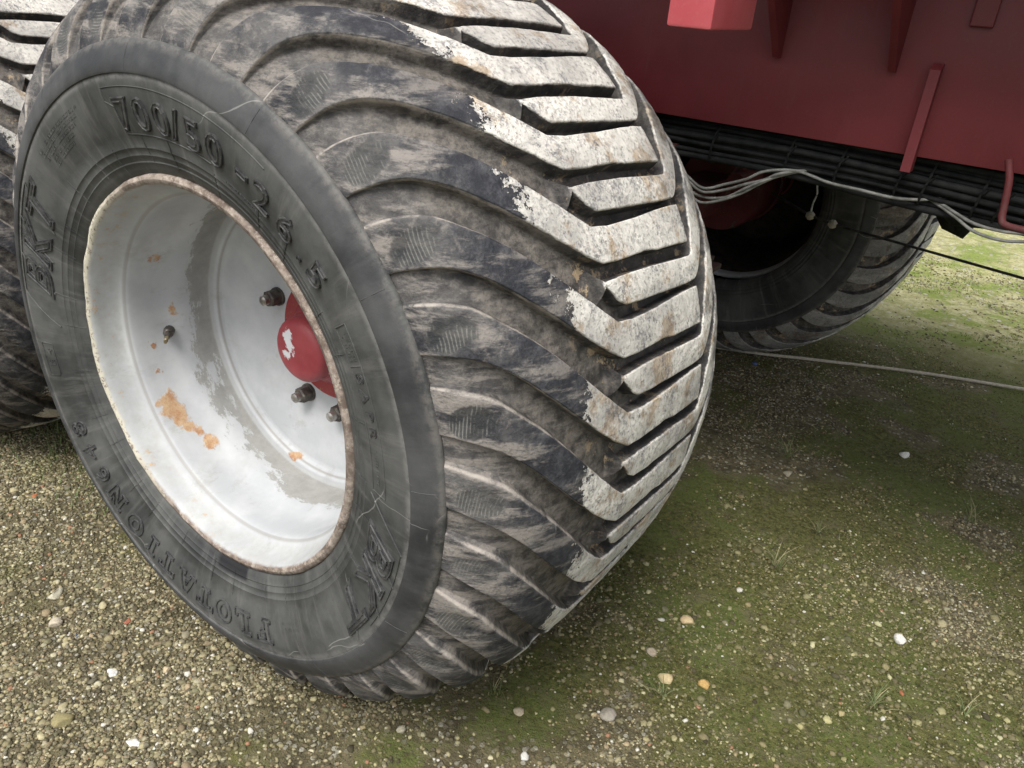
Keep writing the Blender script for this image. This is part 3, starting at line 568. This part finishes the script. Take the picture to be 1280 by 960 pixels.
# black hose bundle with ties
zc = lambda x: 1.024-.014*max(0, (x-.3)/.7)-.004*math.sin(x*7)
k = 0
for row in range(11):                        # a flat mat of thin hoses hanging on its edge
    for col in range(2 if row % 2 else 3):
        dz = .034-row*.0075; dy = -.026+col*.017+(.008 if row % 2 else 0)+abs(row-4)*.0022; k += 1; rr = .0048+.0011*((k*7) % 3); p1, p2 = rnd.uniform(0, 6), rnd.uniform(0, 6)
        b = MB(); b.tube([(x, .655+dy+.0025*math.sin(x*9+p1), zc(x)+dz+.002*math.sin(x*12+p2)+(.006*math.sin(x*4+1) if row > 8 else 0)) for x in np.linspace(-1.2, 1.74, 70)], rr, 6); P_('black_hose', b, 'black', smooth=True)
for x in (.60, .695, .80, .845, .93, .965, 1.01, .45, 1.2): 
    b = MB(); b.tube([(x+.008*math.sin(t)+rnd.uniform(-.001, .001),   .660+.040*math.cos(t), zc(x)+.046*math.sin(t)-.003) for t in [2*PI*k/20 for k in range(20)]], .0022, 6, closed=True)
    b.tube([(x+.004, .621, zc(x)), (x+.010, .612, zc(x)+.010), (x+.014, .608, zc(x)+.017)], .0016, 5); P_('cable_tie', b, 'black')
b = MB(); b.tube([(.86, .70, .985), (.90, .70, .955), (.95, .70, .962), (1.0, .70, .98), (1.2, .7, .985)], .020, 8); P_('hanging_sleeve', b, 'black', smooth=True)
b = MB(); b.tube([(.80, .98, 1.0), (.84, .99, .94), (.872, 1.0, .875), (.885, 1.0, .862), (.892, 1.0, .90), (.93, 1.0, .98)], [.03, .035, .022, .018, .028, .03], 8); P_('rubber_flap', b, 'black', smooth=True)
for k in range(4):                              # loose grey cables looping out of the bundle
    j = lambda a=.005: rnd.uniform(-a, a); d = k*.0075
    pts = [(.30, .665, 1.03+j()), (.345, .625, 1.005-d), (.378+j(.004), .605, .972-d*1.1), (.415, .60, .948-d*1.2), (.455, .60, .934-d*1.3), (.50, .60, .944-d*1.35), (.535, .602, .962-d*1.2), (.565, .607, .979-d*.9+j(.002)), (.595, .615, .990-d*.4), (.625, .635, .993-d*.1)]
    if k == 3: pts += [(.68, .628, .982), (.74, .626, .981), (.80, .628, .979), (.85, .640, .985), (.90, .66, 1.0)]
    else: pts += [(.67, .66, 1.004), (.72, .68, 1.02)]
    b = MB(); pts = [(x_+rnd.uniform(-.004, .004), y_+rnd.uniform(-.006, .006), z_+rnd.uniform(-.0035, .0035)*(x_ < .6)) for x_, y_, z_ in pts]; b.tube(catmull(pts, 6), .0029, 7); P_('grey_cable', b, 'grey', smooth=True)
for k in range(2):
    d = k*.012+rnd.uniform(-.003, .003); pts = [(.80, .66, 1.0), (.86, .645, .985-d*.3), (.905, .618, .973-d*.5), (.94, .603, .964-d), (.985, .598, .962-d*1.2), (1.03, .60, .968-d), (1.12, .61, .975), (1.2, .66, 1.0)]
    b = MB(); b.tube(catmull(pts, 6), .0028, 7); P_('grey_cable', b, 'grey', smooth=True)
b = MB(); b.tube(catmull([(.955, .57, 1.08), (.966, .56, 1.05), (.972, .556, 1.01), (.975, .552, .993), (.984, .548, .985), (1.02, .548, .983), (1.12, .55, .982), (1.14, .56, 1.05), (1.14, .595, 1.07)], 6), .0058, 8); P_('hose_hook', b, 'drum', smooth=True)
# brake cable
b = MB(); b.tube([(.30, 1.60, .735), (.43, 1.60, .692), (.502, 1.60, .681), (1.032, 1.60, .648), (1.9, 1.6, .60)], .0042, 7); P_('brake_cable', b, 'wire', smooth=True)
for x, z in ((.432, .692), (.503, .681)):
    b = MB(); b.tube([(x-.012, 1.60, z+.001), (x-.004, 1.6, z), (x+.004, 1.60, z), (x+.012, 1.60, z-.001)], [.008, .014, .014, .008], 8); P_('cable_adjuster', b, 'rope')
b = MB(); b.tube(catmull([(.432, 1.60, .70), (.431, 1.6, .73), (.437, 1.595, .76), (.430, 1.6, .79), (.434, 1.6, .86)], 5), .003, 6); P_('hanger_wire', b, 'white', smooth=True)
# ------------------------------------------------------------ ground
def gh(x, y):
    x = np.asarray(x, float); y = np.asarray(y, float)
    near = np.exp(-((x/1.0)**2+((y-.08)/1.2)**2))
    return (fbm(x, y, 2.2, 3, 11)-.5)*.035*(1-near*.6)+(fbm(x, y, 14, 3, 5)-.5)*.009-.004
nx = 420; gx = np.linspace(-2.2, 2.6, nx); gy = np.linspace(-1.6, 4.4, 520); XX, YY = np.meshgrid(gx, gy)
fade = np.clip(np.minimum(np.minimum(XX+2.2, 2.6-XX), np.minimum(YY+1.6, 4.4-YY))/.3, 0, 1)
ZZ = gh(XX, YY)*fade+.0*XX; V = np.stack([XX, YY, ZZ], 2).reshape(-1, 3); idx = np.arange(len(V)).reshape(XX.shape)
F = np.stack([idx[:-1, :-1], idx[:-1, 1:], idx[1:, 1:], idx[1:, :-1]], 2).reshape(-1, 4)
k0 = len(V); ex = [(-80, -80, 0), (80, -80, 0), (80, 80, 0), (-80, 80, 0), (-2.2, -1.6, 0), (2.6, -1.6, 0), (2.6, 4.4, 0), (-2.2, 4.4, 0)]
F2 = np.array([(0, 1, 5, 4), (1, 2, 6, 5), (2, 3, 7, 6), (3, 0, 4, 7)])+k0
gd = tag(mesh('ground', np.concatenate([V, np.array(ex)]), np.concatenate([F, F2]), M['ground']), kind='structure')
def mossy(x, y): return np.clip((fbm(x, y, 1.3, 3, 41)*.55+fbm(x, y, 6, 4, 77)*.45+.10*np.clip(x+.5*y-.5, -.6, .6)-.515)*6+.5, 0, 1)
at = gd.data.attributes.new('moss', 'FLOAT', 'POINT'); at.data.foreach_set('value', np.concatenate([mossy(XX, YY).ravel(), np.full(8, .4)]).astype(np.float32))
# pebbles: distorted icospheres, tinted one by one
def ico(sub_):
    import bmesh
    bm = bmesh.new(); bmesh.ops.create_icosphere(bm, subdivisions=sub_, radius=1); V = np.array([v.co[:] for v in bm.verts]); F = np.array([[v.index for v in f.verts] for f in bm.faces]); bm.free(); return V, F
PAL = np.array([(.30, .26, .145), (.40, .355, .215), (.33, .29, .165), (.24, .20, .12), (.22, .19, .11), (.15, .13, .08), (.36, .32, .19), (.48, .44, .30), (.25, .225, .155), (.33, .26, .16), (.20, .19, .11), (.12, .10, .06)])
def stones(P, size, sub_, flat=.6, tint=None, seed=0):
    rg = np.random.default_rng(seed); V0, F0 = ico(sub_); n = len(P); m = len(V0)
    q = rg.normal(size=(n, 4)); q /= np.linalg.norm(q, axis=1)[:, None]; w_, x, y, z = q.T
    Rm = np.stack([1-2*(y*y+z*z), 2*(x*y-z*w_), 2*(x*z+y*w_), 2*(x*y+z*w_), 1-2*(x*x+z*z), 2*(y*z-x*w_), 2*(x*z-y*w_), 2*(y*z+x*w_), 1-2*(x*x+y*y)], 1).reshape(n, 3, 3)
    sc = rg.uniform(.6, 1.15, (n, 1, 3)); V = V0[None]*(1+rg.normal(size=(n, m, 1))*{1: .24, 2: .14, 3: .055}[sub_])*sc
    if sub_ == 3:                      # broken faces: flatten the pebble against a few random planes
        for _ in range(7):
            d_ = rg.normal(size=(n, 1, 3)); d_ /= np.linalg.norm(d_, axis=2, keepdims=True); k_ = (V*d_).sum(2, keepdims=True); V = V-d_*np.maximum(k_-rg.uniform(.42, .72), 0)
    V = np.einsum('nij,nmj->nmi', Rm, V); V[:, :, 2] *= flat; V = V*size[:, None, None]+P[:, None, :]
    F = (F0[None]+(np.arange(n)*m)[:, None, None]).reshape(-1, 3)
    if tint is None: tint = PAL[rg.integers(0, len(PAL), n)]*rg.uniform(.7, 1.25, (n, 1))
    return V.reshape(-1, 3), F, np.repeat(tint, m, axis=0)
def tinted(name, V, F, C, mat, smooth=False):
    o = mesh(name, V, F, mat, None, smooth); a = o.data.color_attributes.new('tint', 'FLOAT_COLOR', 'POINT')
    a.data.foreach_set('color', np.concatenate([C, np.ones((len(C), 1))], 1).astype(np.float32).ravel()); return o
def density(x, y):                 # how much loose gravel lies at a place
    left = np.clip((.55-x-.35*y)/.7, 0, 1); n_ = fbm(x, y, 2.6, 4, 21); lo = np.clip((n_*.6+fbm(x, y, 9, 3, 23)*.4-.40)*6, .08, 1)
    mo = mossy(x, y); return np.clip((.75*lo**1.3+.8*left*np.clip(.45+lo, 0, 1))*(1-.5*mo*(1-.4*left)), 0, 1)
def scatter(n, x0, x1, y0, y1, dens=True, seed=1):
    rg = np.random.default_rng(seed); x = rg.uniform(x0, x1, n); y = rg.uniform(y0, y1, n); k = rg.uniform(size=n) < (density(x, y) if dens else 1); x, y = x[k], y[k]
    return x, y
Vs, Fs, Cs, off = [], [], [], 0
for (n, a0, a1, b0, b1, lo, hi, sb, sd_) in ((62000, -1.5, 1.5, -.75, 1.0, .0016, .0060, 1, 1), (44000, -1.3, .45, -.70, .15, .0028, .0068, 1, 12), (15000, -1.5, 1.5, -.9, 1.0, .004, .0085, 2, 2), (1900, -1.6, 1.6, -.9, 1.2, .007, .012, 2, 3), (84000, -.1, 2.1, .7, 2.8, .0018, .0058, 1, 4), (40000, .1, 1.6, -.15, 1.1, .0014, .0052, 1, 14), (2600, 0, 2.2, .8, 3.6, .005, .009, 1, 5), (16000, .1, 2.4, 2.8, 4.4, .003, .010, 1, 6)):
    x, y = scatter(n, a0, a1, b0, b1, True, sd_); rg = np.random.default_rng(sd_+50); s_ = lo+(hi-lo)*rg.beta(1.2, 2.6, len(x))
    moss = mossy(x, y)[:, None]*.6+.2; t = PAL[rg.integers(0, len(PAL), len(x))]*rg.uniform(.65, 1.2, (len(x), 1)); t = t*rg.uniform(.6, 1.2, (len(x), 1)); t = t*(1-.6*np.clip(moss-.2, 0, 1)*[.55, .45, .8])
    odd = rg.uniform(size=len(x)); t[odd < .006] = (.32, .17, .10); t[odd > .985] = (.58, .56, .49)
    v, f, c = stones(np.stack([x, y, gh(x, y)+s_*.15], 1), s_, sb, .62, t, sd_+9); Vs.append(v); Fs.append(f+off); Cs.append(c); off += len(v)
o = tinted('gravel', np.concatenate(Vs), np.concatenate(Fs), np.concatenate(Cs), M['stone'], False); tag(o, 'small tan and grey gravel scattered thickly over the mossy ground', 'gravel', kind='stuff')
# moss and grass blades
def blades(x, y, L, wd, tint, lean=.6, seed=0, base=None):
    rg = np.random.default_rng(seed); n = len(x); a = rg.uniform(0, 2*PI, n); ln = rg.uniform(.1, 1, n)*lean; z = gh(x, y) if base is None else base
    dx, dy = np.cos(a), np.sin(a); px, py = -dy, dx; B = np.stack([x, y, z-.001], 1)
    def lev(t, w_): c = B+np.stack([dx*L*ln*t**1.5, dy*L*ln*t**1.5, L*t*(1-.35*ln*t)], 1); s_ = np.stack([px, py, 0*px], 1)*(w_*wd)[:, None]; return c-s_, c+s_
    a0, a1 = lev(0, 1); b0, b1 = lev(.5, .8); c0, c1 = lev(1, .08)
    V = np.stack([a0, a1, b0, b1, c0, c1], 1).reshape(-1, 3); k = np.arange(n)[:, None]*6; F = np.concatenate([k+[0, 1, 3, 2], k+[2, 3, 5, 4]]); return V, F, np.repeat(tint, 6, axis=0)
rg = np.random.default_rng(3); n = 150000; x = rg.uniform(-1.5, 2.0, n); y = rg.uniform(-.9, 2.6, n); mk = mossy(x, y)
k = rg.uniform(size=n) < mk*.8; x, y = x[k], y[k]; t = np.array([(.055, .060, .018)])*rg.uniform(.4, 2.2, (len(x), 1))*rg.uniform([.8, .9, .7], [1.4, 1.1, 1.2], (len(x), 3))
v, f, c = blades(x, y, rg.uniform(.003, .0085, len(x)), rg.uniform(.0006, .0014, len(x)), t, 1.2, 5); tag(tinted('moss', v, f, c, M['mossf'], True), 'short dark green moss spread between the stones', 'moss', kind='stuff')
n = 2600; x = rg.uniform(-1.75, -.62, n); y = rg.normal(.03, .10, n); kk = (y+(-1.0-x)*.1 > -.22); x, y = x[kk], y[kk]; t = np.array([(.11, .15, .05)])*rg.uniform(.5, 1.5, (len(x), 1))
v, f, c = blades(x, y, rg.uniform(.015, .045, len(x)), rg.uniform(.0007, .0016, len(x)), t, 1., 6); tag(tinted('grass', v, f, c, M['blade'], True), 'short green grass growing along the foot of the left wheel', 'grass', kind='stuff')
n = 16000; x = rg.uniform(.2, 2.2, n); y = rg.uniform(2.9, 4.4, n); k = fbm(x, y, 2.5, 4, 31) > .5; x, y = x[k], y[k]; t = np.array([(.14, .20, .045)])*rg.uniform(.6, 1.5, (len(x), 1))
v, f, c = blades(x, y, rg.uniform(.006, .016, len(x)), rg.uniform(.0010, .002, len(x)), t, 1., 8); tag(tinted('grass', v, f, c, M['blade'], True), 'bright short grass on the open ground beyond the trailer', 'grass', kind='stuff')
tufts = [(.605, 1.362, .085, 22, 'wiry grass tuft in the shade behind the front wheel, nearest the far wheel'), (.757, .794, .085, 20, 'grass tuft with one tall straw blade right of the front wheel'), (1.132, 1.385, .10, 12, 'sparse long-bladed grass tuft at the right edge of the shade'),
         (.437, .031, .05, 12, 'small grass tuft at the foot of the front wheel'), (1.06, .50, .06, 18, 'low dried grass tuft beside the small orange stone'), (1.216, .60, .07, 9, 'thin grass tuft with upright blades near the lower right corner'), (.80, 1.02, .05, 16, 'short pale grass tuft between the two larger tufts'), (.70, .24, .05, 12, 'small dry grass wisp near the yellowish stones')]
for i, (x, y, L, nb, lb) in enumerate(tufts):
    nb = int(nb*1.8); rg = np.random.default_rng(100+i); xs = x+rg.normal(0, .006, nb); ys = y+rg.normal(0, .006, nb); pal = np.array([(.16, .19, .08), (.11, .14, .05), (.30, .27, .15)])
    v, f, c = blades(xs, ys, L*rg.uniform(.4, 1, nb), rg.uniform(.0006, .0013, nb), pal[rg.integers(0, 3, nb)], 1.5, 200+i); z0 = float(gh(x, y)); v = v-np.array([x, y, z0])
    o = tinted('grass_tuft', v, f, c, M['blade'], True); o.location = (x, y, z0); tag(o, lb, 'grass tuft', 'grass tufts in the gravel')
WH, YE, TA_, OR = (.66, .65, .60), (.55, .44, .25), (.40, .36, .27), (.42, .15, .07)
big = [(.654, .482, .013, (.62, .48, .28), 'flat pale yellow stone, upper of the three yellowish ones'), (.686, .288, .016, YE, 'rounded yellowish stone beside the front wheel'), (.762, .322, .014, (.46, .30, .11), 'small ochre stone right of the rounded yellowish one'), (1.067, .735, .016, WH, 'white angular stone alone at the lower right'),
       (.898, 1.64, .017, WH, 'white stone chip in the shade near the ground cable'), (.638, 1.259, .014, TA_, 'tan stone beside the wiry grass tuft'), (-.478, -.363, .014, (.5, .47, .36), 'pale round stone, uppermost left of the front wheel'), (-.399, -.408, .017, (.50, .44, .34), 'large oval tan stone left of the front wheel'),
       (-.011, -.474, .012, WH, 'white pebble, lowest left of the tyre'), (-.185, -.408, .011, WH, 'white chip stone below the tyre lettering'), (-.327, -.398, .006, (.05, .07, .13), 'tiny dark blue stone left of the tyre'), (-.143, -.525, .017, (.30, .26, .13), 'mossy brown stone near the bottom left corner'),
       (-.110, -.339, .011, (.50, .40, .26), 'beige stone with an orange spot near the tyre'), (.641, .127, .017, (.33, .30, .25), 'grey-tan round stone below the front wheel'), (.633, .339, .013, (.38, .32, .24), 'brown stone left of the yellowish stones'), (.348, -.151, .011, (.35, .32, .24), 'dull flat stone under the bottom of the tyre'),
       (.500, .019, .011, (.36, .31, .22), 'brownish stone just right of the small grass tuft'), (-.875, -.211, .010, OR, 'small terracotta fragment at the far left'), (1.103, .574, .006, OR, 'tiny orange stone beside the dried grass'), (1.299, 1.064, .015, TA_, 'tan stone at the right edge of the picture'), (.567, -.059, .010, WH, 'white sliver of stone at the bottom edge'),
       (-.285, -.313, .008, (.36, .13, .08), 'reddish brick crumb closest to the tyre on the left')]
for i, (x, y, s_, t, lb) in enumerate(big):
    v, f, c = stones(np.zeros((1, 3)), np.array([s_*1.25]), 3, .62, np.array([t]), 300+i); z0 = float(gh(x, y))+s_*.18
    o = tinted('stone', v, f, c, M['stone'], i % 3 == 0); o.location = (x, y, z0); tag(o, lb, 'stone', 'larger stones lying in the gravel')
v, f, c = stones(np.zeros((1, 3)), np.array([.014]), 2, .3, np.array([(.10, .16, .36)]), 77); o = tinted('plastic_scrap', v, f, c, M['stone'], False); o.location = (.279, 1.956, float(gh(.279, 1.956))+.006); tag(o, 'crumpled blue plastic scrap under the ground cable', 'scrap')
b = MB(); b.tube(catmull([(-.9, 1.60, .012), (.11, 1.976, .014), (.45, 2.155, .012), (.8, 2.335, .014), (1.171, 2.492, .012), (2.2, 2.9, .012)], 8), .0065, 8); tag(b.build('ground_cable', M['rope'], smooth=True), 'pale weathered cable lying straight across the ground behind the wheel', 'cable')
